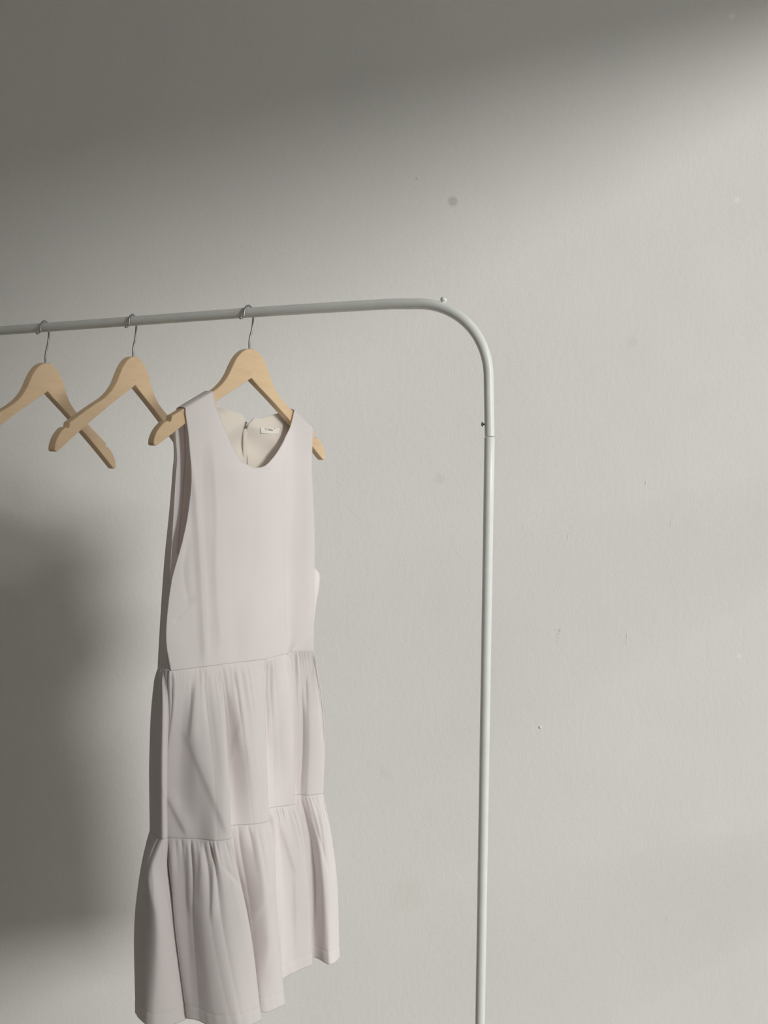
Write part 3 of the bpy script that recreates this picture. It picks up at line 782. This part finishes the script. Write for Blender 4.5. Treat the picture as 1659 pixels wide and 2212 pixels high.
# brand tape sewn inside the neck
def back_surface_d(px, py):
    """plane offset of the lining under a photo point"""
    best = None
    for G in (BR,):
        for row in G[100::2]:
            for P in row[::3]:
                q = project(P); e = (q[0] - px)**2 + (q[1] - py)**2
                if best is None or e < best[0]: best = (e, (P - OH).dot(V))
    return best[1]
tl = [(562.5, 923.0), (605.5, 923.5), (604, 938.0), (563, 936.2)]
def lab_d(px, py):
    ds = [back_surface_d(px + ox, py + oy) for ox in (-3, 0, 3) for oy in (-3, 0, 3)]; return sum(ds) / 9 + 0.0026
cd_ = [[lab_d(562.5 + 42 * i / 3, 923 + 14 * j / 2) for i in range(4)] for j in range(3)]
def lab_dd(u_, w_):
    x = min(2.999, u_ * 3); y = min(1.999, w_ * 2); i, j = int(x), int(y); fx, fy = x - i, y - j
    return (cd_[j][i] * (1 - fx) + cd_[j][i + 1] * fx) * (1 - fy) + (cd_[j + 1][i] * (1 - fx) + cd_[j + 1][i + 1] * fx) * fy
rows = []
for r in range(9):
    w_ = r / 8; line = []
    for c in range(25):
        u_ = c / 24
        px = (tl[0][0] * (1 - u_) + tl[1][0] * u_) * (1 - w_) + (tl[3][0] * (1 - u_) + tl[2][0] * u_) * w_
        py = (tl[0][1] * (1 - u_) + tl[1][1] * u_) * (1 - w_) + (tl[3][1] * (1 - u_) + tl[2][1] * u_) * w_
        line.append(layer_pt(px, py, lab_dd(u_, w_)))
    rows.append(line)
v_, f_ = grid_mesh(rows); lab = dress_part('neck_label', v_, f_, M_labelcloth, thick=0.0006, label='small cream woven label with grey lettering')
def lettering(txt, px, py, size, name):
    cu = bpy.data.curves.new(name, 'FONT'); cu.body = txt; cu.size = size; cu.extrude = 0.00005; cu.align_x = 'LEFT'; cu.offset = size * 0.012
    tmp = bpy.data.objects.new('tmp_text', cu); scene.collection.objects.link(tmp); bpy.context.view_layer.update()
    me = bpy.data.meshes.new_from_object(tmp.evaluated_get(bpy.context.evaluated_depsgraph_get())); bpy.data.objects.remove(tmp, do_unlink=True)
    o = bpy.data.objects.new(name, me); me.materials.clear(); me.materials.append(M_thread); link(o, lab)
    P = layer_pt(px, py, lab_dd((px - 562.5) / 42, (py - 923) / 14) + 0.0006) - dress.location
    u_ = (px - 562.5) / 42; sl_ = (lab_dd(min(.98, u_ + .4), .5) - lab_dd(u_, .5)) / 0.0205 if u_ < .58 else 0.0
    xd = (U + V * sl_).normalized(); nd = xd.cross(Z)
    o.matrix_local = Matrix(((xd.x, 0, nd.x, P.x), (xd.y, 0, nd.y, P.y), (0, 1, 0, P.z), (0, 0, 0, 1)))
    return o
lettering('YCOBRIA', 572.0, 929.6, 0.0049, 'lettering'); lettering('co', 592.0, 926.8, 0.0034, 'lettering')
# neck and armhole facing seam: a fine raised edge
def rim(path, r, name, lab_=None, parent=None):
    v_, f_ = sweep(path, r, 8); return dress_part(name, v_, f_, M_dress, thick=0, parent=parent)
neck = [row[0] for row in GL[119:]][::-1] + [row[0] for row in GR[120:]]
rim([neck[i] for i in range(0, len(neck), 2)], 0.0009, 'neckline_edge')
arm_l = [row[-1] for row in GL[int(.38 * 170):]]; rim(arm_l[::2], 0.0009, 'armhole_edge')
arm_r = [row[-1] for row in GR[int(.38 * 170):]]; rim(arm_r[::2], 0.0009, 'armhole_edge')
# small plaster runs and a blob on the wall
bpy.context.view_layer.update()
wall = bpy.data.objects['wall_back']
def run(px, py0, py1, wob=1.5, r=0.0011):
    pts = []
    for i in range(9):
        t = i / 8; P = wall_pt(px + wob * math.sin(t * 4), py0 + (py1 - py0) * t); P.y = WALL_Y + r * 0.35; pts.append(P)
    rr = [r * (0.3 + 0.7 * math.sin(math.pi * min(.98, max(.05, (i / 8)))) ** 0.6) for i in range(9)]
    v_, f_ = sweep(pts, rr, 10); mesh_obj('paint_run', v_, f_, M_side, wall)
for a in ((1448, 1112, 1138, 2, .0009), (1394, 1038, 1050, 1, .0010), (1352, 1360, 1395, 2, .0009), (508, 525, 542, 1, .0007), (1225, 1150, 1172, 2, .0008), (1441, 1978, 1992, 1, .0009), (592, 475, 490, 1, .0006)): run(*a)
bm = bmesh.new(); P = wall_pt(1166.5, 1571); bmesh.ops.create_icosphere(bm, subdivisions=3, radius=0.0034, matrix=Matrix.Translation((P.x, WALL_Y + .0008, P.z))); bm_obj('paint_blob', bm, M_side, wall)
